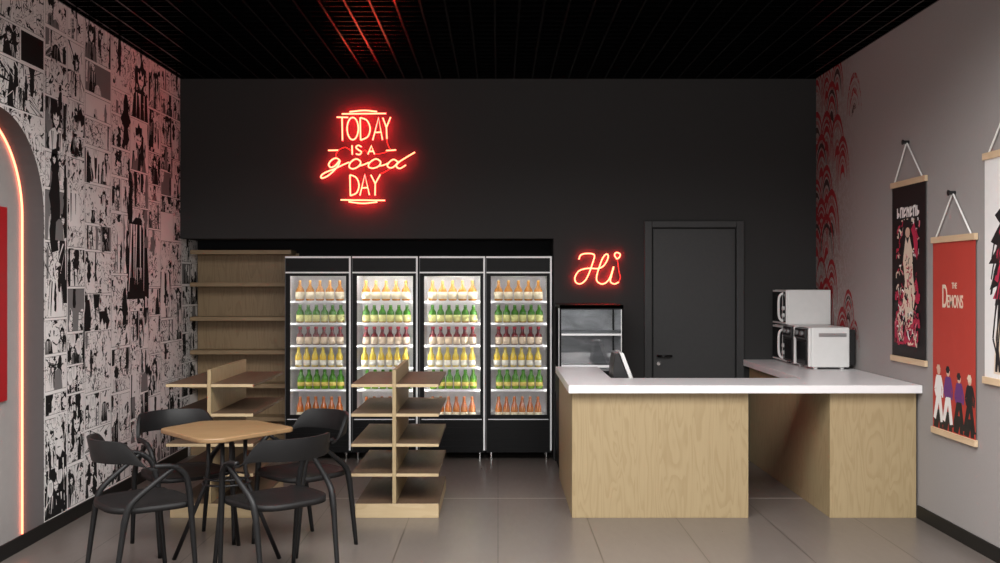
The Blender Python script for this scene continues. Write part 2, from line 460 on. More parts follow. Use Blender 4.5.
# ---- door in the back wall
dl, dr, dt = X(653, DB), X(734.5, DB), Z(229, DB)
fl, fr_, ft = X(644, DB), X(743.5, DB), Z(221, DB)
door = tag(bpy.data.objects.new('door_1', None), kind='structure'); col.objects.link(door); door.location = ((dl + dr) / 2, DB, 0)
o_ = door.location
b = MB(); w = .012
b.box(fl, dl - w, DB - .03, DB, 0, ft); b.box(dr + w, fr_, DB - .03, DB, 0, ft); b.box(dl - w, dr + w, DB - .03, DB, dt + w, ft)
b.build('door_frame', M['door_grey'], door, o_, bevel=.005)
b = MB(); b.box(dl - w, dr + w, DB - .004, DB, 0, dt + w); b.build('door_gap_shade', M['gap'], door, o_)  # dark sheet added for the shade around the leaf
b = MB(); b.box(dl, dr, DB - .018, DB - .005, .008, dt); leaf = b.build('door_leaf', M['door_grey'], door, o_, bevel=.003)
hz = Z(355.5, DB)
b = MB(); b.tube([(X(657.5, DB), DB - .018, hz), (X(657.5, DB), DB - .065, hz)], .010, 10)
b.tube([(X(657, DB), DB - .062, hz), (X(671, DB), DB - .062, hz)], .009, 10)
b.build('lever_handle', M['black_gloss'], leaf, o_, smooth=True)
b = MB(); b.tube([(X(658, DB), DB - .018, Z(363.5, DB)), (X(658, DB), DB - .032, Z(363.5, DB))], .016, 14)
b.box(X(658, DB) - .004, X(658, DB) + .004, DB - .040, DB - .03, Z(363.5, DB) - .012, Z(363.5, DB) + .012)
b.build('lock_cylinder', M['chrome'], leaf, o_)

# ================================================================== ALCOVE LIGHT + RED BOARD
la = [(-RW - .130, AD + (AR - .012) * math.cos(R(180 - 180 * i / 40)), AZ + (AR - .012) * math.sin(R(180 * i / 40))) for i in range(41)]
pts = [(-RW - .130, AD - AR + .012, .02)] + la + [(-RW - .130, AD + AR - .012, .02)]
b = MB(); b.tube(pts, .007, 8)
tag(b.build('led_strip', M['led_arch'], smooth=True), 'glowing orange-red LED strip tracing the arch of the left wall alcove', 'light')
b = MB(); b.box(-RW - .141, -RW - .123, 5.258, 6.03, .875, 2.04)
tag(b.build('wall_board', mat('red_board', (.36, .005, .010), .5), bevel=.003), 'plain red board hung inside the lit arched alcove', 'picture')

# ================================================================== NEON SIGNS
def neon(name, strokes, ox, oy, k, label, d=DB, r=.0066, gap=.055):
    """strokes: list of (part, bright, points in a sketch grid)"""
    pw = lambda p_: (X(ox + p_[0] / k, d), d - gap, Z(oy + p_[1] / k, d))
    c0 = strokes[0][2][0]
    root = thing(name, (pw(c0)[0], d, pw(c0)[2]), label, 'neon sign')
    names = []
    for s_ in strokes:
        if s_[0] not in names: names.append(s_[0])
    for nm in names:
        b = MB(); g = MB(); has = False
        for part, bright, pts, *cl in strokes:
            if part != nm: continue
            wp = [pw(p_) for p_ in pts]
            if len(pts) > 2 and not (cl and cl[0] == 'line'): wp = bez(wp, 6)
            b.tube(wp, r if bright else r * .6, 6, 0 if bright else 1)
            if bright:
                has = True
                g.tube([(p_[0], p_[1] + .013, p_[2]) for p_ in wp], r * .70, 4)
        o = b.build(nm.split('#')[0], [M['neon_core'], M['neon_wire']], root, root.location, smooth=True)
        if has: g.build('added_halo_strip', M['neon_halo'], o, root.location)  # unseen glow strip added behind the tubes for the halo
    return root
def ell(cx, cy, rx, ry, a0=0, a1=360, rot=0, n=16):
    out = []
    for i in range(n + 1):
        a = R(a0 + (a1 - a0) * i / n); x_, y_ = rx * math.cos(a), ry * math.sin(a)
        out.append((cx + x_ * math.cos(R(rot)) - y_ * math.sin(R(rot)), cy + x_ * math.sin(R(rot)) + y_ * math.cos(R(rot))))
    return out
Ln = 'line'
def G(*pts): return [((18 + a / 9.38) * 4.329, (55 + c / 9.38) * 4.329) for a, c in pts]
S = [
 ('neon_bar#1', 1, [(185, 108), (375, 106)]), ('neon_bar#2', 1, [(218, 99), (280, 93), (336, 98)]),
 ('neon_letter#t', 1, [(163, 122), (212, 123)]), ('neon_letter#t', 1, [(186, 124), (188, 222)]),
 ('neon_letter#o', 1, ell(232, 171, 24, 48, -90, 270)),
 ('neon_letter#d', 1, [(266, 221), (264, 124)]), ('neon_letter#d', 1, [(264, 124), (293, 136), (307, 170), (297, 205), (266, 221)]),
 ('neon_letter#a', 1, [(318, 221), (343, 124), (360, 219)], Ln), ('neon_letter#a', 1, [(327, 188), (355, 186)]),
 ('neon_letter#y', 1, [(361, 124), (377, 166)]), ('neon_letter#y', 1, [(395, 122), (377, 166), (379, 216)], Ln),
 ('joining_wire#1', 0, [(379, 216), (383, 240), (395, 263)]),
 ('neon_dash#1', 1, [(126, 265), (170, 264)]), ('joining_wire#2', 0, [(170, 264), (160, 285), (170, 305)]),
 ('joining_wire#3', 0, [(170, 264), (200, 252), (230, 270)]),
 ('neon_letter#i', 1, [(229, 243), (230, 283)]),
 ('neon_letter#s', 1, [(270, 250), (256, 243), (246, 252), (257, 263), (270, 272), (260, 283), (245, 279)]),
 ('joining_wire#4', 0, [(270, 276), (285, 264), (298, 281)]),
 ('neon_letter#a2', 1, [(297, 282), (312, 244), (326, 282)], Ln), ('neon_letter#a2', 1, [(303, 269), (321, 269)]),
 ('joining_wire#5', 0, [(326, 282), (350, 279), (378, 272)]), ('neon_dash#2', 1, [(375, 266), (418, 263)]),
 ('neon_letter#g', 1, G((212, 150), (180, 130), (135, 150), (110, 190), (130, 217), (170, 200), (212, 152), (205, 185), (165, 240), (100, 296), (48, 317), (38, 298), (75, 266), (165, 230), (235, 196), (300, 168))),
 ('neon_letter#o2', 1, G((330, 152), (370, 138), (408, 165), (390, 205), (340, 230), (302, 215), (310, 175), (340, 148))), ('neon_letter#o2', 1, G((395, 203), (440, 190), (485, 170))),
 ('neon_letter#o3', 1, G((515, 152), (555, 138), (594, 165), (575, 205), (525, 224), (482, 212), (490, 175), (525, 147))), ('neon_letter#o3', 1, G((580, 203), (620, 196), (665, 178))),
 ('neon_letter#d2', 1, G((755, 165), (715, 143), (675, 168), (657, 205), (690, 222), (730, 200), (757, 165))), ('neon_letter#d2', 1, G((915, 75), (830, 125), (760, 172), (742, 208), (775, 226), (830, 194))),
 ('joining_wire#6', 0, G((690, 225), (650, 250), (600, 275))),
 ('neon_letter#d3', 1, [(222, 460), (220, 370)]), ('neon_letter#d3', 1, [(220, 370), (247, 382), (259, 414), (249, 447), (222, 460)]),
 ('neon_letter#a3', 1, [(263, 459), (284, 368), (304, 457)], Ln), ('neon_letter#a3', 1, [(270, 427), (297, 425)]),
 ('neon_letter#y3', 1, [(310, 370), (329, 408)]), ('neon_letter#y3', 1, [(351, 368), (329, 408), (328, 459)], Ln),
 ('neon_bar#3', 1, [(180, 478), (371, 480)]), ('neon_bar#4', 1, [(214, 486), (276, 493), (338, 487)]),
]
neon('neon_sign', S, 300, 90, 4.329, 'large red neon lettering TODAY IS A good DAY high on charcoal wall')
S = [('neon_letter_h', 1, [(190, 200), (210, 155), (260, 140), (325, 142), (350, 165), (330, 240), (295, 340), (255, 415), (200, 450), (155, 425), (155, 370), (200, 312), (290, 290), (385, 293),
      (445, 262), (485, 195), (487, 152), (462, 150), (430, 195), (400, 275), (375, 360), (375, 418), (420, 450), (470, 435), (510, 380), (545, 275)]),
     ('neon_letter_i', 1, [(547, 272), (525, 360), (513, 425), (555, 450), (598, 430)]),
     ('neon_letter_i', 0, [(598, 430), (614, 380), (600, 320), (590, 240), (582, 200)]),
     ('neon_heart_dot', 1, [(580, 197), (556, 160), (563, 136), (584, 130), (612, 145), (606, 175), (580, 197)])]
neon('neon_sign', S, 560, 240, 10.24, 'small red neon cursive Hi with heart dot beside charcoal door', r=.0062, gap=.026)

# ================================================================== WALL SHELVING (in the recess)
r_ = thing('wall_shelving', (-2.35, 9.3, 0), 'tall oak wall shelving with six boards left of the drinks fridges', 'shelving'); o_ = r_.location
b = MB(); b.box(-RW + .012, -1.875, DN - .030, DN - .004, 0, 1.86); b.build('back_panel', M['oak_wall'], r_, o_)
bd = 9.158
for i, (ya, yb) in enumerate(((250, 254.2), (282.3, 286.6), (317, 321), (350, 354.5), (384, 388.3), (417, 421.5))):
    z1, z0 = Z(ya, bd), Z(yb, bd)
    b = MB(); b.box(-RW + .014, -1.895 if i == 0 else -1.9, bd, DN - .030, z0, z0 + .038)
    b.build('shelf', M['oak_x'], r_, o_, bevel=.003)
b = MB(); b.box(-RW + .014, -1.9, bd + .02, DN - .03, 0, .10); b.build('plinth', M['oak_x'], r_, o_)

# ================================================================== DRINKS FRIDGES
FY = 8.905; FW = .586; FT, FB = 1.818, .070
def make_fridge(led, label):
    r_ = thing('drinks_fridge', (0, FY, 0), label, 'fridge', 'glass door drinks fridges in the recess')
    w = FW / 2; t = .043; D = .48; z0, z1 = Z(415, FY), Z(276, FY)
    b = MB()                                             # cabinet shell (open front)
    b.box(-w, -w + .03, .03, D, FB, FT); b.box(w - .03, w, .03, D, FB, FT); b.box(-w, w, D - .03, D, FB, FT)
    b.box(-w, w, .03, D, FT - .03, FT); b.box(-w, w, .03, D, FB, z0 - .04)
    b.build('cabinet', M['fridge_black'], r_)
    b = MB(); e = .002                                   # pale inner liner
    b.box(-w + .03, -w + .035, .045, D - .03, z0 - .04, z1 + .04); b.box(w - .035, w - .03, .045, D - .03, z0 - .04, z1 + .04)
    b.box(-w + .03, w - .03, D - .036, D - .03 - e, z0 - .04, z1 + .04)
    b.box(-w + .03, w - .03, .045, D - .03, z0 - .04 + e, z0 - .03); b.box(-w + .03, w - .03, .045, D - .03, z1 + .03, z1 + .04)
    b.build('inner_liner', M['liner'], r_)
    b = MB(); b.box(-w, w, 0, .030, Z(272.4, FY), FT); b.build('header_panel', M['fridge_black'], r_, bevel=.003)
    b = MB()                                             # door frame
    b.box(-w, -w + t, 0, .028, z0 - .038, Z(272.6, FY)); b.box(w - t, w, 0, .028, z0 - .038, Z(272.6, FY))
    b.box(-w + t, w - t, 0, .028, z1, Z(272.6, FY)); b.box(-w + t, w - t, 0, .028, z0 - .038, z0)
    dr_ = b.build('door', M['fridge_black'], r_, bevel=.003)
    b = MB(); b.box(-w + t - .004, w - t + .004, .012, .016, z0 - .004, z1 + .004); b.build('door_glass', M['glass'], dr_)
    b = MB()
    for k in range(5):
        zz = FB + .055 + k * .055; b.box(-w + .02, w - .02, -.001, .004, zz, zz + .004)
    b.box(-w, w, .002, .030, FB, z0 - .044); b.build('kick_panel', M['fridge_black'], r_, bevel=.002)
    b = MB()                                             # metal edging with its highlights painted near-white
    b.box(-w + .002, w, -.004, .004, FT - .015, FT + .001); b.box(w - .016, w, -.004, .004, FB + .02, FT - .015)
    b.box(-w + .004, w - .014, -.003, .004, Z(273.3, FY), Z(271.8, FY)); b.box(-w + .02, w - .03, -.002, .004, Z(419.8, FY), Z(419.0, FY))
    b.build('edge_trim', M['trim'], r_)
    b = MB(); b.box(-w, -w + .006, -.002, .004, FB + .02, FT - .012); b.build('side_trim', M['dark_trim'], r_)
    for yy in (302, 324, 346.3, 368.5, 390.8):
        b = MB(); zz = Z(yy, FY + .03)
        b.box(-w + .036, w - .036, .060, .072, zz - .009, zz + .010)
        for k in range(26):
            xx = -w + .045 + k * (FW - .09) / 25; b.tube([(xx, .07, zz), (xx, D - .04, zz)], .0028, 4)
        for k in range(3): b.box(-w + .036, w - .036, .13 + k * .1, .138 + k * .1, zz - .005, zz - .001)
        b.build('wire_shelf', M['wire_shelf'], r_)
    for sx in (-1, 1):
        b = MB(); b.box(sx * (w - .0385) - .002, sx * (w - .0385) + .002, .0305, .036, z0, z1 + .02); b.build('led_tube', led, r_)
    b = MB(); b.box(-w + .05, w - .05, .034, .046, z1 + .018, z1 + .028); b.build('led_tube', led, r_)
    for sx in (-1, 1):
        for yy in (.05, D - .06):
            b = MB(); b.lathe([(.010, 0), (.013, .004), (.013, .012), (.007, .016), (.007, .05), (.012, .054), (.012, FB)], 10, (sx * (w - .047), yy, 0))
            b.build('foot', M['chrome'], r_, smooth=False)
    reg(r_); return r_
fx = [(-1.896 - 1.312) / 2 , (-1.302 - .713) / 2, (-.70 - .116) / 2, (-.107 + .479) / 2]
flab = ['black drinks fridge next to the oak wall shelving', 'black drinks fridge second from left, behind the free-standing shelf rack',
        'black drinks fridge third from left, between two other fridges', 'black drinks fridge at the right end beside the counter']
f1 = make_fridge(M['led_white'], flab[0]); f2 = make_fridge(M['led_bright'], flab[1])
fr = [f1, f2, copy_tree(f2), copy_tree(f1)]
for o, x_, l_ in zip(fr, fx, flab): o.location = (x_, FY, 0); o['label'] = l_

# ---- bottles: one of each kind, then copies
def make_bottle(prof, lab, capr, glass, paper, cap):
    r_ = thing('drink_bottle', (0, 0, 0), 'bottle', 'bottle')
    b = MB(); b.lathe(prof, 14); b.build('glass_body', glass, r_, smooth=True)
    b = MB(); b.lathe([(lab[2] + .0008, lab[0]), (lab[3] + .0008, lab[1])], 14); b.build('paper_label', paper, r_, smooth=True)
    zt = prof[-1][1]; b = MB(); b.lathe([(capr, zt - capr * 1.2), (capr * 1.08, zt - capr * .6), (capr, zt + .002), (capr * .8, zt + .004)], 12); b.build('cap', cap, r_)
    reg(r_); return r_
def gl(name, c, c2, split_z, sub=.0):
    q = NT(name); xyz = q.sep(q.obj())
    q.link(q.mix(q.step(xyz[2], split_z - .02, split_z + .02), c, c2), q.b.inputs['Base Color'])
    q.b.inputs['Roughness'].default_value = .15; q.b.inputs['Coat Weight'].default_value = .3
    return q.m
cream = mat('cream_label', (.78, .70, .52), .6, var=.25, nscale=120)
lemon = mat('lemon_label', (.80, .74, .40), .6, var=.25, nscale=120)
pale = mat('white_label', (.80, .78, .70), .6, var=.2, nscale=120)
goldl = mat('gold_label', (.72, .55, .14), .5, var=.35, nscale=120)
KIND = [
 dict(name='amber', word='amber bottle with rounded base', prof=[(.030, 0), (.038, .006), (.040, .05), (.0395, .085), (.034, .102), (.020, .124), (.0145, .138), (.013, .178)], lab=(.016, .080, .0404, .0402), capr=.0125,
      g=gl('amber_drink', (.55, .21, .02), (.40, .16, .02), .1), p=cream, c=mat('gold_cap', (.68, .42, .10), .4)),
 dict(name='lime', word='green bottle with pale label', prof=[(.027, 0), (.034, .005), (.034, .082), (.032, .097), (.022, .112), (.0155, .124), (.0155, .158)], lab=(.010, .070, .0342, .0342), capr=.0145,
      g=gl('lime_drink', (.46, .24, .04), (.045, .19, .012), .03), p=mat('lime_label', (.72, .72, .30), .6, var=.35, nscale=90), c=mat('pale_green_cap', (.55, .66, .5), .4)),
 dict(name='ruby', word='red-capped dark bottle with cream label', prof=[(.027, 0), (.0325, .005), (.0325, .075), (.029, .09), (.018, .102), (.0145, .118), (.014, .158)], lab=(.006, .070, .0327, .0327), capr=.0165,
      g=gl('ruby_drink', (.14, .010, .014), (.09, .006, .011), .1), p=mat('peach_label', (.80, .66, .50), .6, var=.2, nscale=100), c=mat('crimson_cap', (.34, .012, .03), .4)),
 dict(name='lemon', word='yellow bottle with white label', prof=[(.026, 0), (.031, .005), (.032, .08), (.030, .102), (.020, .120), (.0145, .134), (.0145, .172)], lab=(.012, .060, .0315, .0320), capr=.0135,
      g=gl('lemon_drink', (.72, .50, .05), (.70, .55, .10), .1), p=pale, c=mat('yellow_cap', (.75, .66, .2), .4)),
 dict(name='green', word='deep green bottle with gold label', prof=[(.028, 0), (.0325, .005), (.0325, .092), (.031, .108), (.020, .126), (.0155, .138), (.0155, .17)], lab=(.026, .062, .0328, .0328), capr=.0145,
      g=gl('green_drink', (.16, .36, .012), (.045, .20, .008), .08), p=goldl, c=mat('green_cap', (.10, .34, .06), .4)),
 dict(name='orange', word='slim orange-brown bottle with small label', prof=[(.026, 0), (.033, .005), (.0325, .07), (.029, .095), (.020, .120), (.0145, .138), (.0135, .178)], lab=(.012, .044, .0333, .0330), capr=.013,
      g=gl('orange_drink', (.50, .15, .02), (.40, .09, .012), .09), p=cream, c=mat('copper_cap', (.55, .18, .07), .4)),
]
shelf_y = (302, 324, 346.3, 368.5, 390.8, None)
shelf_word = ('top shelf', 'second shelf', 'third shelf', 'fourth shelf', 'fifth shelf', 'bottom deck')
pos = [[299.2, 309.2, 318.6, 328.7, 339.0], [299.2, 307.8, 316.3, 324.6, 332.6, 340.0], [299.4, 307.8, 314.6, 322.7, 330.4, 339.2],
       [297.7, 306.4, 314.9, 321.8, 330.4, 338.6], [300.2, 308.3, 316.0, 324.0, 331.8, 339.8], [299.4, 308.5, 316.6, 324.9, 331.4, 338.6]]
ordw = ['first', 'second', 'third', 'fourth', 'fifth', 'sixth']
fword = ['fridge by the oak shelving', 'second fridge from left', 'third fridge from left', 'rightmost fridge']
protos = [make_bottle(k['prof'], k['lab'], k['capr'], k['g'], k['p'], k['c']) for k in KIND]
used = set()
for fi in range(4):
    for row in range(6):
        k = KIND[row]
        z = (Z(shelf_y[row], FY + .03) + .0105) if shelf_y[row] else (Z(415, FY) - .0295)
        dy = .115
        n = len(pos[row])
        for i, px_ in enumerate(pos[row]):
            if row not in used: o = protos[row]; used.add(row)
            else: o = copy_tree(protos[row])
            s = (FY + dy)
            px_ = (pos[row][0] + (pos[row][-1] - pos[row][0]) * i / (n - 1))
            xx = (px_ - 317.9) * s / F * 1.0 - .013 + fx[fi] + rnd.uniform(-.0008, .0008)
            xx = min(max(xx, fx[fi] - FW / 2 + .074), fx[fi] + FW / 2 - .074)
            o.location = (xx, s + rnd.uniform(-.002, .002), z); o.rotation_euler.z = rnd.uniform(-.4, .4)
            o['category'] = 'bottle'
            o['label'] = f"{k['word']}, {ordw[i]} from left, {shelf_word[row]}, {fword[fi]}"
            o['group'] = f"{k['name']} bottles on the {shelf_word[row]} of the {fword[fi]}"

# ================================================================== FREE STANDING RACKS
def make_rack(xl, xc, xr, label):
    d0, d1 = 6.740, 7.690
    r_ = thing('display_rack', (xc, (d0 + d1) / 2, 0), label, 'shelf rack', 'double sided display racks'); o_ = r_.location
    b = MB(); b.box(xl + .028, xr, d0, d1, 0, .080); b.build('base', [M['ply_edge']], r_, o_, bevel=.002)
    b = MB(); b.box(xl + .028, xr, d0, d1, .0801, .096); o = b.build('bottom_deck', [M['ply_shaded'], M['ply_edge']], r_, o_, bevel=.001)
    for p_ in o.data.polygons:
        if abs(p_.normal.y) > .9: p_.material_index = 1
    b = MB(); b.box(xc - .0125, xc + .0125, d0 + .002, d1, .0965, .997); b.build('divider', M['plywood'], r_, o_, bevel=.0015)
    for z in (.299, .500, .703, .902):
        for a, c in ((xl, xc - .013), (xc + .013, xr)):
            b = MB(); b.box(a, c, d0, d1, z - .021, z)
            o = b.build('shelf', [M['ply_shaded'], M['ply_edge']], r_, o_, bevel=.0015)
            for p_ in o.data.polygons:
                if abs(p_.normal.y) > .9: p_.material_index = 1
make_rack(-2.240, -1.948, -1.650, 'double sided plywood rack near the comic wall behind the table')
make_rack(-.990, -.700, -.400, 'double sided plywood rack standing alone in front of the fridges')

# ================================================================== SERVICE COUNTER
WZ0, WZ1 = .847, .900
b = MB()
b.prism([(.471, 6.667), (RW - .004, 6.667), (RW - .004, DB - .002), (2.18, DB - .002), (2.18, 7.19), (.814, 7.19), (.814, 8.17), (.471, 8.17)], 'z', WZ0, WZ1)
tag(b.build('counter_worktop', M['white_top'], bevel=.003), 'long white U-shaped worktop over the plywood counter units', 'worktop')
def unit(name, x0, x1, y0, y1, label, doors=()):
    r_ = thing(name, ((x0 + x1) / 2, (y0 + y1) / 2, 0), label, 'counter'); o_ = r_.location
    b = MB(); b.box(x0, x1, y0, y1, 0, WZ0 - .001); b.build('carcass', M['plywood'], r_, o_, bevel=.002)
    return r_, o_
r_, o_ = unit('counter_cabinet', .499, 1.688, 6.740, 7.15, 'wide plywood counter front panel left of the open knee gap')
b = MB(); b.box(.82, 1.66, 7.151, 7.55, .700, .725); b.build('inner_desk', M['ply_x'], r_, o_)
unit('counter_cabinet', .499, .79, 7.152, 8.15, 'plywood counter wing running back from the front panel towards the cooler')
unit('counter_cabinet', 2.237, RW - .016, 6.740, DB - .004, 'plywood counter block against the grey wall under the microwaves')

# ---- point of sale screen
r_ = thing('till_screen', (.93, 7.36, .725), 'tilted black till screen with white bezel behind the worktop', 'till screen'); o_ = r_.location
def slab(poly, y0, y1): b = MB(); b.prism(poly, 'y', y0, y1); return b
d = 7.30
tp = (X(619.5, d), Z(352.5, d)); bt = (X(632, d), Z(386, d)); th = .030
b = slab([tp, (tp[0] + th, tp[1] - .004), (bt[0] + th, bt[1]), bt], d, d + .30); b.build('bezel', M['white'], r_, o_, bevel=.003)
b = slab([(tp[0] - .004, tp[1] - .002), (bt[0] - .002, bt[1]), (X(613, d), bt[1]), (X(613.5, d), Z(367, d)), (X(615.5, d), Z(354, d))], d + .008, d + .29)
b.build('housing', M['black'], r_, o_, bevel=.006)
b = slab([(tp[0] + th + .001, tp[1] - .025), (tp[0] + th + .003, tp[1] - .025), (bt[0] + th + .003, bt[1] + .02), (bt[0] + th + .001, bt[1] + .02)], d + .02, d + .28)
b.build('display', M['black_gloss'], r_, o_)
b = MB(); b.box(X(616, d), X(632, d), d + .08, d + .22, .7255, Z(386, d) + .01); b.box(X(613.5, d), X(642, d), d + .04, d + .26, .7255, .745); b.build('stand', M['black'], r_, o_, bevel=.004)

# ================================================================== COUNTERTOP APPLIANCES (right wing)
AX = 2.445
def microwave(y0, y1, z0, z1, label, x1=2.79):
    r_ = thing('microwave_oven', ((AX + x1) / 2, (y0 + y1) / 2, z0), label, 'microwave', 'white microwaves stacked in the corner'); o_ = r_.location
    b = MB(); b.box(AX + .018, x1, y0, y1, z0 + .012, z1); b.build('casing', M['white'], r_, o_, bevel=.006)
    b = MB(); b.box(AX, AX + .018, y0 + .003, y1 - .003, z0 + .014, z1 - .003); f_ = b.build('front_frame', M['white'], r_, o_, bevel=.004)
    b = MB(); b.box(AX - .004, AX + .001, y0 + .115, y1 - .012, z0 + .03, z1 - .018); dw = b.build('door_window', M['black_gloss'], r_, o_, bevel=.002)
    b = MB(); ym = y0 + .095
    b.tube(bez([(AX, ym, z0 + .035), (AX - .03, ym, z0 + .07), (AX - .036, ym, (z0 + z1) / 2), (AX - .03, ym, z1 - .06), (AX, ym, z1 - .03)], 6), .011, 8); b.build('door_handle', M['white'], dw, o_, smooth=True)
    b = MB(); b.box(AX - .004, AX + .001, y0 + .010, y0 + .075, z0 + .03, z1 - .018); cp = b.build('control_panel', M['black_gloss'], r_, o_, bevel=.002)
    b = MB()
    for zz in (z0 + .09, z0 + .15): b.tube([(AX - .004, y0 + .042, zz), (AX - .02, y0 + .042, zz)], .018, 14)
    b.build('knob', M['offwhite'], cp, o_)
    for yy in (y0 + .04, y1 - .04):
        for xx in (AX + .05, x1 - .04):
            b = MB(); b.lathe([(.012, 0), (.014, .013)], 10, (xx, yy, z0)); b.build('foot', M['black'], r_, o_)
microwave(8.49, 8.905, WZ1 + .0005, 1.215, 'lower white microwave in the corner under another microwave')
microwave(8.49, 8.905, 1.2155, 1.523, 'upper white microwave stacked on top in the corner', 2.826)
def oven(y0, y1, z1, label, white_side, ax):
    z0 = WZ1 + .0005; x1 = 2.77
    r_ = thing('countertop_oven', ((ax + x1) / 2, (y0 + y1) / 2, z0), label, 'oven', 'black fronted countertop ovens'); o_ = r_.location
    b = MB(); b.box(ax + .03, x1, y0, y1, z0 + .016, z1); b.box(ax + .004, ax + .03, y0, y0 + .028, z0 + .018, z1 - .004); cs = b.build('casing', M['white'], r_, o_, bevel=.010)
    b = MB(); prof = [(ax + .03, z0 + .02), (ax, z0 + .03), (ax - .004, z1 - .10), (ax - .02, z1 - .085), (ax - .014, z1 - .015), (ax + .03, z1 - .004)]
    b.prism(prof, 'y', y0 + .0285, y1 - .006); fr_o = b.build('front', M['black'], r_, o_, bevel=.006)
    b = MB(); b.box(ax - .006, ax + .002, y0 + .045, y1 - .03, z0 + .045, z1 - .12); b.build('door_window', M['black_gloss'], fr_o, o_, bevel=.003)
    for yy in (y0 + .09, y1 - .09):
        b = MB(); b.tube([(ax - .014, yy, z1 - .05), (ax - .034, yy, z1 - .048)], .018, 14); b.build('knob', M['steel'], fr_o, o_)
    b = MB(); b.box(x1, RW - .012, y0 + .02, y1 - .02, z0 + .03, z1 - .02); b.build('back_housing', M['black'], r_, o_, bevel=.008)
    if white_side:
        b = MB(); b.box(ax + .085, x1 - .025, y0 - .004, y0 + .002, z1 - .075, z1 - .045); b.build('side_handle', M['steel'], cs, o_, bevel=.002)
    for yy in (y0 + .04, y1 - .04):
        for xx in (ax + .07, x1 - .05):
            b = MB(); b.lathe([(.016, 0), (.018, .004), (.016, .018)], 12, (xx, yy, z0)); b.build('foot', M['offwhite'], r_, o_)
oven(8.20, 8.475, 1.232, 'middle black-fronted countertop oven between the microwave and nearer oven', False, AX - .02)
oven(7.875, 8.185, 1.232, 'nearest countertop oven showing its white side with a slot handle', True, AX - .004)

# ================================================================== DISPLAY COOLER behind the counter
cy0, cy1 = 8.20, 8.895; cx0, cx1 = .506, X(623.5, cy0); ct = Z(305, cy0)
r_ = thing('display_cooler', ((cx0 + cx1) / 2, (cy0 + cy1) / 2, 0), 'black framed glass display cooler below the Hi neon sign', 'display cooler'); o_ = r_.location
b = MB(); pw = .013
for xx in (cx0, cx1 - pw):
    for yy in (cy0, cy1 - .03): b.box(xx, xx + pw, yy, yy + .03, 0, ct)
b.box(cx0, cx1, cy0, cy1, ct - .030, ct); b.box(cx0, cx1, cy0, cy0 + .012, ct - .037, ct); b.box(cx0, cx1, cy0, cy1, .62, .86); b.build('frame', M['fridge_black'], r_, o_, bevel=.003)
b = MB(); b.box(cx0 + .004, cx1 - .004, cy0 + .004, cy1, .03, .62); b.build('base_cabinet', M['fridge_black'], r_, o_)
q = NT('cooler_back_steel')
nn = q.noise(q.obj((1.2, 1, 3.0)), 4.0, 3, .55, .6)
q.link(q.mix(nn, (.10, .10, .10), (.62, .62, .63)), q.b.inputs['Base Color']); q.b.inputs['Metallic'].default_value = .5; q.b.inputs['Roughness'].default_value = .3  # mottled greys painted in for blurred reflections
b = MB(); b.box(cx0 + .015, cx1 - .015, cy1 - .03, cy1 - .012, .86, ct - .03); b.box(cx0 + .015, cx1 - .015, cy0 + .01, cy1 - .03, .861, .872); b.build('lining', q.m, r_, o_)
b = MB(); zz = Z(334.4, cy0); b.box(cx0 + .014, cx1 - .014, cy0 + .012, cy1 - .05, zz - .008, zz + .006); b.build('shelf', M['steel'], r_, o_)
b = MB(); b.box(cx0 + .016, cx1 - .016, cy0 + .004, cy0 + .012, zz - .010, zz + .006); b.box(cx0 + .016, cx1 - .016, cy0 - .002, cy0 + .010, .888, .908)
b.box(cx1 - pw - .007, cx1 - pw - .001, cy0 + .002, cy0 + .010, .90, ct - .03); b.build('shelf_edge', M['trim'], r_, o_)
b = MB(); b.box(cx0 + pw, cx1 - pw, cy0 + .013, cy0 + .017, .865, ct - .03); b.build('front_glass', M['glass_dim'], r_, o_)
b = MB(); b.box(cx0 + .002, cx0 + .006, cy0 + .03, cy1 - .03, .865, ct - .03); b.box(cx1 - .006, cx1 - .002, cy0 + .03, cy1 - .03, .865, ct - .03); b.build('side_glass', M['glass_dim'], r_, o_)
b = MB(); b.box(cx0 + .03, cx1 - .03, cy0 + .022, cy0 + .034, ct - .0345, ct - .0305); b.build('led_tube', M['led_cooler'], r_, o_)

# ================================================================== TABLE
TX, TY = -1.555, 5.735
r_ = thing('cafe_table', (TX, TY, 0), 'small oak cafe table with black splayed legs among the chairs', 'table')
def rounded(poly, rad, n=5):
    out = []; k = len(poly)
    for i in range(k):
        p_, c, nx = Vector(poly[i - 1]), Vector(poly[i]), Vector(poly[(i + 1) % k])
        a = c + (p_ - c).normalized() * rad; e = c + (nx - c).normalized() * rad
        for j in range(n + 1):
            t = j / n; out.append(tuple(a * (1 - t) ** 2 + c * 2 * t * (1 - t) + e * t * t))
    return out
hexp = [(-1.947, 5.735), (-1.60, 5.345), (-1.485, 5.36), (-1.172, 5.79), (-1.475, 6.09), (-1.79, 6.06)]
hexp = [(p_[0] - TX, p_[1] - TY) for p_ in hexp]
b = MB(); b.prism(rounded(hexp, .05), 'z', .724, .750); b.build('tabletop', M['table_wood'], r_, bevel=.006)
for k in range(4):
    a = R(-88 + 90 * k); c, s = math.cos(a), math.sin(a)
    b = MB(); b.tube([(c * .105, s * .105, .724), (c * .105, s * .105, .52), (c * .118, s * .118, .44), (c * .30, s * .30, 0)], .0125, 10)
    b.build('leg', M['leg_black'], r_, smooth=True)
for z_, rr in ((.475, .125), (.445, .135)):
    b = MB(); b.tube([(rr * math.cos(R(15 * i)), rr * math.sin(R(15 * i)), z_) for i in range(24)], .006, 6, closed=True); b.build('ring', M['leg_black'], r_, smooth=True)
b = MB(); b.box(-.16, .16, -.02, .02, .717, .7235); b.box(-.02, .02, -.16, .16, .717, .7235); b.build('top_bracket', M['leg_black'], r_)

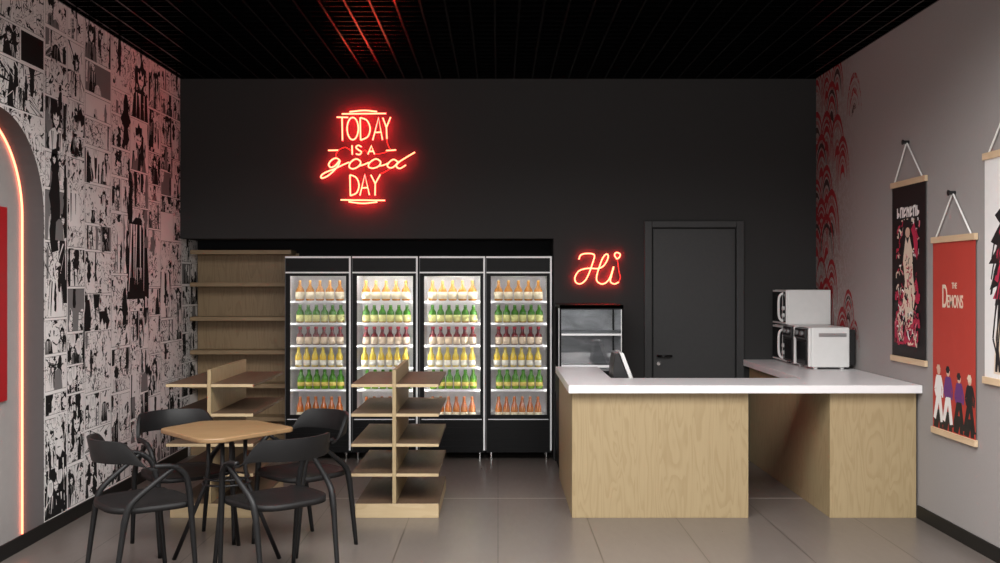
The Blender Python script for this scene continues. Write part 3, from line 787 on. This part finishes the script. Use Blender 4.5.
# ================================================================== CHAIRS
def make_chair():
    r_ = thing('cafe_chair', (0, 0, 0), 'chair', 'chair', 'charcoal plastic armchairs around the cafe table')
    # seat: dished rounded pan
    n = 40; rings = (.0, .35, .65, .88, 1.0)
    def plan(a, k):
        x_, y_ = math.cos(a), math.sin(a); e = 2 / 3.4
        sx = math.copysign(abs(x_) ** e, x_); sy = math.copysign(abs(y_) ** e, y_)
        yy = .225 * sy; xx = .235 * sx * (1 + .08 * sy)
        return xx * k, yy * k + .005
    vs = []; fs = []
    for ri, k in enumerate(rings):
        for j in range(n):
            p_ = plan(2 * math.pi * j / n, max(k, .001)); vs.append((p_[0], p_[1], .438 + .017 * k ** 3 - (.01 if p_[1] > .2 else 0)))
    for k, z_ in ((1.0, .425), (.6, .418)):
        for j in range(n):
            p_ = plan(2 * math.pi * j / n, k); vs.append((p_[0], p_[1], z_))
    m_ = len(rings) + 2
    for i in range(m_ - 1):
        for j in range(n): fs.append((i * n + j, i * n + (j + 1) % n, (i + 1) * n + (j + 1) % n, (i + 1) * n + j))
    fs.append(tuple(range((m_ - 1) * n, m_ * n)))
    b = MB(); b.add(vs, fs); b.build('seat', M['seat'], r_, smooth=True)
    # wraparound backrest that narrows into the arms
    b = MB(); vs = []; fs = []; N = 40; Q = 6
    for i in range(N + 1):
        t = -1 + 2 * i / N; a = R(t * 88)
        x_, y_ = .262 * math.sin(a), -.005 - .235 * math.cos(a)
        u = abs(t)
        sm = lambda e0, e1: (lambda q_: q_ * q_ * (3 - 2 * q_))(min(max((u - e0) / (e1 - e0), 0), 1))
        hi = .792 - .010 * u * u - .145 * sm(.50, .95); lo = .672 + .010 * u - .030 * sm(.55, 1.0)
        lean = .035 * (1 - u)
        nx, ny = math.sin(a), -math.cos(a)
        th = .009
        for (zz, oo) in ((lo, -th), (lo, th), ((lo + hi) / 2, th), (hi, th), (hi, -th), ((lo + hi) / 2, -th)):
            k = oo + lean * (zz - lo) / .15
            vs.append((x_ + nx * k, y_ + ny * k, zz))
    for i in range(N):
        for j in range(Q): fs.append((i * Q + j, i * Q + (j + 1) % Q, (i + 1) * Q + (j + 1) % Q, (i + 1) * Q + j))
    fs.append(tuple(range(Q))); fs.append(tuple(range(N * Q, N * Q + Q)))
    b.add(vs, fs); b.build('backrest', M['charcoal'], r_, smooth=True, bevel=.004)
    for sx in (-1, 1):
        b = MB(); b.tube(bez([(sx * .261, -.03, .660), (sx * .262, .02, .658), (sx * .261, .06, .652), (sx * .257, .095, .638)], 6), [.016] * 6 + [.0155] * 6 + [.0145] * 7, 8, flat=.8)
        b.build('armrest', M['charcoal'], r_, smooth=True)
        p_ = bez([(sx * .257, .080, .646), (sx * .250, .135, .595), (sx * .240, .160, .50), (sx * .236, .172, .38), (sx * .228, .205, 0)], 6)
        b = MB(); b.tube(p_, [.0145 + .003 * min(i / 12, 1) - .006 * max(0, (i - 16) / 8) for i in range(len(p_))], 8); b.build('leg', M['charcoal'], r_, smooth=True)
        p_ = bez([(sx * .257, .070, .640), (sx * .250, -.03, .570), (sx * .240, -.135, .485), (sx * .236, -.165, .41), (sx * .234, -.180, .32), (sx * .228, -.225, 0)], 6)
        b = MB(); b.tube(p_, [.012 + .006 * min(i / 14, 1) - .006 * max(0, (i - 20) / 10) for i in range(len(p_))], 8); b.build('leg', M['charcoal'], r_, smooth=True)
    reg(r_); return r_
ch = make_chair()
spots = [((-1.87, 5.26), (.78, .62), 'charcoal armchair nearest the comic wall at the left front of the table'),
         ((-1.905, 6.06), (.65, -.76), 'charcoal armchair behind the left of the table, backrest against the comic wall'),
         ((-1.17, 5.32), (-.70, .71), 'charcoal armchair at the right front of the table, its back to us'),
         ((-1.18, 6.06), (-.70, -.71), 'charcoal armchair behind the right front chair, facing the table from the fridges')]
for i, (p_, dv, l_) in enumerate(spots):
    o = ch if i == 0 else copy_tree(ch)
    o.location = (p_[0], p_[1], 0); o.rotation_euler.z = math.atan2(dv[1], dv[0]) - math.pi / 2
    o['label'] = l_; o['category'] = 'chair'

# ================================================================== HANGING POSTERS ON THE RIGHT WALL
PX = RW - .012
def text_part(txt, name, m, parent, off, y, z, size, sx=1.0):
    cu = bpy.data.curves.new(name, 'FONT'); cu.body = txt; cu.size = size; cu.extrude = .0006; cu.align_x = 'CENTER'
    cu.materials.append(m); cu.offset = size * .012
    tmp = bpy.data.objects.new('tmp', cu); col.objects.link(tmp); bpy.context.view_layer.update()
    me = bpy.data.meshes.new_from_object(tmp.evaluated_get(bpy.context.evaluated_depsgraph_get()))
    bpy.data.objects.remove(tmp); bpy.data.curves.remove(cu)
    o = bpy.data.objects.new(name, me); col.objects.link(o); o.parent = parent
    # letters run along -Y (left to right seen from inside the room), up is +Z, facing -X
    o.matrix_local = Matrix.Translation(Vector((PX - .0022, y, z)) - Vector(off)) @ Matrix(((0, 0, -1, 0), (-1, 0, 0, 0), (0, 1, 0, 0), (0, 0, 0, 1))) @ Matrix.Diagonal((sx, 1, 1, 1))
    return o
def poster(y_far, y_near, z1, z0, hook, paper, label):
    yc = (y_far + y_near) / 2
    r_ = thing('hanging_poster', (PX, yc, z0), label, 'poster', 'scroll posters on the grey wall'); o_ = r_.location
    b = MB(); b.box(PX - .001, PX + .001, y_near + .012, y_far - .012, z0 + .02, z1 - .02); sh = b.build('sheet', paper, r_, o_)
    for nm, za, zb in (('top_bar', z1 - .040, z1), ('bottom_bar', z0, z0 + .040)):
        b = MB(); b.box(PX - .012, PX + .010, y_near, y_far, za, zb); b.build(nm, M['bar_wood'], r_, o_, bevel=.002)
    b = MB(); hy, hz_ = hook
    b.tube([(PX - .002, y_near + .10 * (y_far - y_near), z1 - .005), (PX - .004, hy, hz_), (PX - .002, y_far - .10 * (y_far - y_near), z1 - .005)], .0055, 6)
    b.build('hanging_cord', M['cord'], r_, o_, smooth=False)
    b = MB(); b.tube([(RW, hy, hz_), (PX - .028, hy, hz_)], .012, 10); b.tube([(PX - .028, hy, hz_), (PX - .034, hy, hz_)], .018, 12); b.build('wall_hook', M['black'], r_, o_)
    return r_, o_, sh
class Art:
    """flat print on a poster: u runs 0..1 left to right as seen, v 0..1 bottom to top"""
    def __init__(s, yf, yn, z0, z1): s.a = (yf, yn, z0, z1); s.b = MB(); s.k = 0
    def p(s, u, v): return (s.a[0] + (s.a[1] - s.a[0]) * u, s.a[2] + (s.a[3] - s.a[2]) * v)
    def poly(s, pts, mi=0):
        s.k += 1; s.b.face([(PX - .0013 - s.k * .000012, *s.p(*q_)) for q_ in pts], mi)
    def ell(s, u, v, ru, rv, mi=0, n=14, jag=0):
        s.poly([(u + ru * (1 + jag * (-1) ** i) * math.cos(2 * math.pi * i / n), v + rv * (1 + jag * (-1) ** i) * math.sin(2 * math.pi * i / n)) for i in range(n)], mi)
    def line(s, pts, w, mi=0):
        for (a, b_) in zip(pts[:-1], pts[1:]):
            dx, dy = b_[0] - a[0], (b_[1] - a[1]) * 2.1; L_ = math.hypot(dx, dy) or 1; nx, ny = -dy / L_ * w, dx / L_ * w / 2.1
            s.poly([(a[0] + nx, a[1] + ny), (b_[0] + nx, b_[1] + ny), (b_[0] - nx, b_[1] - ny), (a[0] - nx, a[1] - ny)], mi)
    def build(s, name, mats, parent, off): return s.b.build(name, mats, parent, off, fix=False)
pr = random.Random(11)
ink = [mat('poster_ink_black', (.008, .008, .009), .6), mat('poster_ink_cream', (.70, .58, .46), .6), mat('poster_ink_crimson', (.42, .02, .06), .6),
       mat('poster_ink_white', (.78, .76, .74), .6), mat('poster_ink_violet', (.12, .03, .17), .6), mat('poster_ink_rose', (.62, .16, .2), .6), mat('poster_ink_skin', (.62, .40, .30), .6)]
# black poster: glyph-like title and a swirl of cream and crimson shapes
pf, pn, pz1, pz0 = 7.17, 6.59, 2.296, 1.03
r_, o_, sh = poster(pf, pn, pz1, pz0, (6.90, 2.555), mat('black_poster_paper', (.006, .006, .006), .6), 'black scroll poster with crimson and cream ink figure, farthest along wall')
A = Art(pf - .012, pn + .012, pz0 + .04, pz1 - .04)
for i in range(7):                                   # block title strokes
    u = .17 + i * .098; A.line([(u, .815), (u, .875)], .016, 3)
    A.line([(u, .872 if i % 2 else .845), (u + .065, .872 if i % 3 else .835)], .015, 3)
    if i % 2: A.line([(u + .058, .815), (u + .058, .872)], .015, 3)
    else: A.line([(u, .820), (u + .062, .835)], .015, 3)
cl = lambda p_: (min(max(p_[0], .15), .85), min(max(p_[1], .08), .80))
def flick(n, us, vs, mis, ls, ws):
    for i in range(n):
        u, v = pr.uniform(*us), pr.uniform(*vs); a = pr.uniform(0, 6.28); l_ = pr.uniform(*ls)
        A.line([cl((u + l_ * math.cos(a + t * .9) * t, v + l_ * .6 * math.sin(a + t * .9) * t)) for t in (0, .3, .6, .85, 1.0)], pr.uniform(*ws), pr.choice(mis))
flick(95, (.16, .84), (.30, .80), (2, 1, 5, 2, 3, 1), (.04, .12), (.006, .018))
flick(70, (.16, .84), (.08, .40), (2, 2, 5, 1, 2), (.08, .22), (.012, .035))
A.poly([(.44, .70), (.56, .72), (.66, .62), (.68, .48), (.74, .36), (.66, .20), (.46, .18), (.36, .30), (.44, .44), (.38, .56)], 1)
A.poly([(.40, .80), (.62, .80), (.70, .70), (.60, .72), (.52, .66), (.46, .70), (.40, .60), (.32, .48), (.34, .66)], 0)
A.poly([(.62, .74), (.72, .78), (.82, .66), (.80, .56), (.72, .62), (.68, .70)], 2)
A.ell(.52, .725, .07, .030, 6)
flick(60, (.34, .76), (.16, .62), (0, 0, 5, 2, 1), (.03, .10), (.005, .014))
flick(40, (.16, .84), (.08, .26), (1, 3, 2, 0), (.04, .14), (.006, .016))
A.build('printed_art', ink, sh, o_)
# red poster: title and four walkers
pf, pn, pz1, pz0 = 6.50, 5.90, 1.880, .615
r_, o_, sh = poster(pf, pn, pz1, pz0, (6.20, 2.143), mat('red_poster_paper', (.42, .040, .026), .7), 'red scroll poster lettered THE DEMONS above four walking silhouettes')
W = pf - pn - .024
text_part('The'.upper(), 'lettering', ink[1], sh, o_, pf - .012 - W * .53, pz0 + .04 + .755 * 1.185, .052, .72)
text_part('D', 'lettering', ink[1], sh, o_, pf - .012 - W * .30, pz0 + .04 + .655 * 1.185, .205, .50)
text_part('EMONS', 'lettering', ink[1], sh, o_, pf - .012 - W * .545, pz0 + .04 + .655 * 1.185, .112, .58)
A = Art(pf - .012, pn + .012, pz0 + .04, pz1 - .04)
for u, top, legs, hair in ((.15, 3, 3, 6), (.38, 4, 3, 0), (.64, 4, 0, 0), (.88, 0, 0, 1)):
    base_v = .035; hgt = .30 if u < .5 else .275
    V = lambda k: base_v + hgt * k
    A.poly([(u - .13, V(-.10)), (u - .02, V(-.12)), (u + .05, V(.22)), (u - .09, V(.22))], 0); A.poly([(u + .02, V(-.11)), (u + .10, V(-.11)), (u + .07, V(.20)), (u + .0, V(.20))], 0)   # cast shadow printed on the poster
    A.poly([(u - .055, V(.50)), (u + .055, V(.50)), (u + .115, V(.02)), (u + .045, V(.0)), (u + .0, V(.34)), (u - .075, V(.03)), (u - .135, V(.06))], legs)
    A.poly([(u - .135, V(.06)), (u - .075, V(.03)), (u - .05, V(-.02)), (u - .12, V(-.0))], 0); A.poly([(u + .115, V(.02)), (u + .045, V(0)), (u + .09, V(-.04)), (u + .15, V(-.01))], 0)
    A.poly([(u - .06, V(.84)), (u + .06, V(.84)), (u + .075, V(.48)), (u - .075, V(.48))], top)
    A.line([(u - .055, V(.80)), (u - .095, V(.58)), (u - .06, V(.46))], .017, top); A.line([(u + .055, V(.80)), (u + .10, V(.60)), (u + .09, V(.45))], .017, top)
    A.ell(u, V(.93), .042, .026, 6); A.ell(u - .008, V(.965), .047, .020, hair, 12, .12)
A.build('printed_art', ink, sh, o_)
# white poster, partly out of frame: spiky crimson shape over a black ink figure
pf, pn, pz1, pz0 = 5.81, 5.20, 2.335, 1.003
r_, o_, sh = poster(pf, pn, pz1, pz0, (5.51, 2.59), mat('white_poster_paper', (.74, .73, .72), .6), 'white scroll poster with crimson spiky ink figure, cut by photo edge')
A = Art(pf - .012, pn + .012, pz0 + .04, pz1 - .04)
A.poly([(.42, .80), (.20, .74), (.30, .70), (.12, .62), (.26, .60), (.08, .52), (.24, .52), (.10, .40), (.26, .42), (.20, .33), (.5, .34), (.8, .40), (.85, .70), (.62, .80)], 0)
A.poly([(.40, .76), (.28, .66), (.36, .62), (.20, .56), (.30, .52), (.18, .45), (.28, .43), (.16, .36), (.34, .36), (.5, .30), (.72, .36), (.80, .50), (.78, .66), (.6, .74)], 2)
for i in range(26):
    u, v = pr.uniform(.22, .75), pr.uniform(.38, .70); A.line([(u, v), (u - .06, v - .05), (u - .10, v - .11)], .012, 0)
A.poly([(.34, .36), (.22, .20), (.18, .02), (.86, .02), (.80, .24), (.66, .38)], 1)
for i in range(16):
    u = pr.uniform(.2, .82); A.line([(u, .34), (u + pr.uniform(-.08, .08), .18), (u + pr.uniform(-.1, .1), .03)], .014, 0)
A.build('printed_art', ink, sh, o_)

# ================================================================== LIGHT
def area(name, loc, rot, sx, sy, power, c=(1, 1, 1), spread=180):
    l = bpy.data.lights.new(name, 'AREA'); l.shape = 'RECTANGLE'; l.size = sx; l.size_y = sy; l.energy = power; l.color = c; l.spread = R(spread)
    o = bpy.data.objects.new(name, l); col.objects.link(o); o.location = loc; o.rotation_euler = rot; return o
area('ceiling_panel', (0, 2.5, CZ - .02), (0, 0, 0), 4.6, 4.4, 590, (1, .985, .965), 165)
area('front_fill', (0, D0 + .05, 2.15), (R(90), 0, 0), 4.6, .7, 95, (1, .985, .97))  # added fill light behind the camera, no known window there
wd = bpy.data.worlds.new('world'); sc.world = wd; wd.use_nodes = True
wd.node_tree.nodes['Background'].inputs[0].default_value = (1, .98, .97, 1); wd.node_tree.nodes['Background'].inputs[1].default_value = .12

# ================================================================== CAMERA
cam = bpy.data.cameras.new('camera'); co = bpy.data.objects.new('camera', cam); col.objects.link(co)
cam.sensor_width = 36; cam.lens = 36; cam.shift_x = .002; cam.shift_y = .0005; cam.clip_start = .05
co.location = (0, 0, H); co.rotation_euler = (R(90), 0, 0); sc.camera = co
vs_ = sc.view_settings; vs_.view_transform = 'Standard'; vs_.look = 'None'; vs_.gamma = 1; vs_.use_curve_mapping = False; vs_.exposure = 0
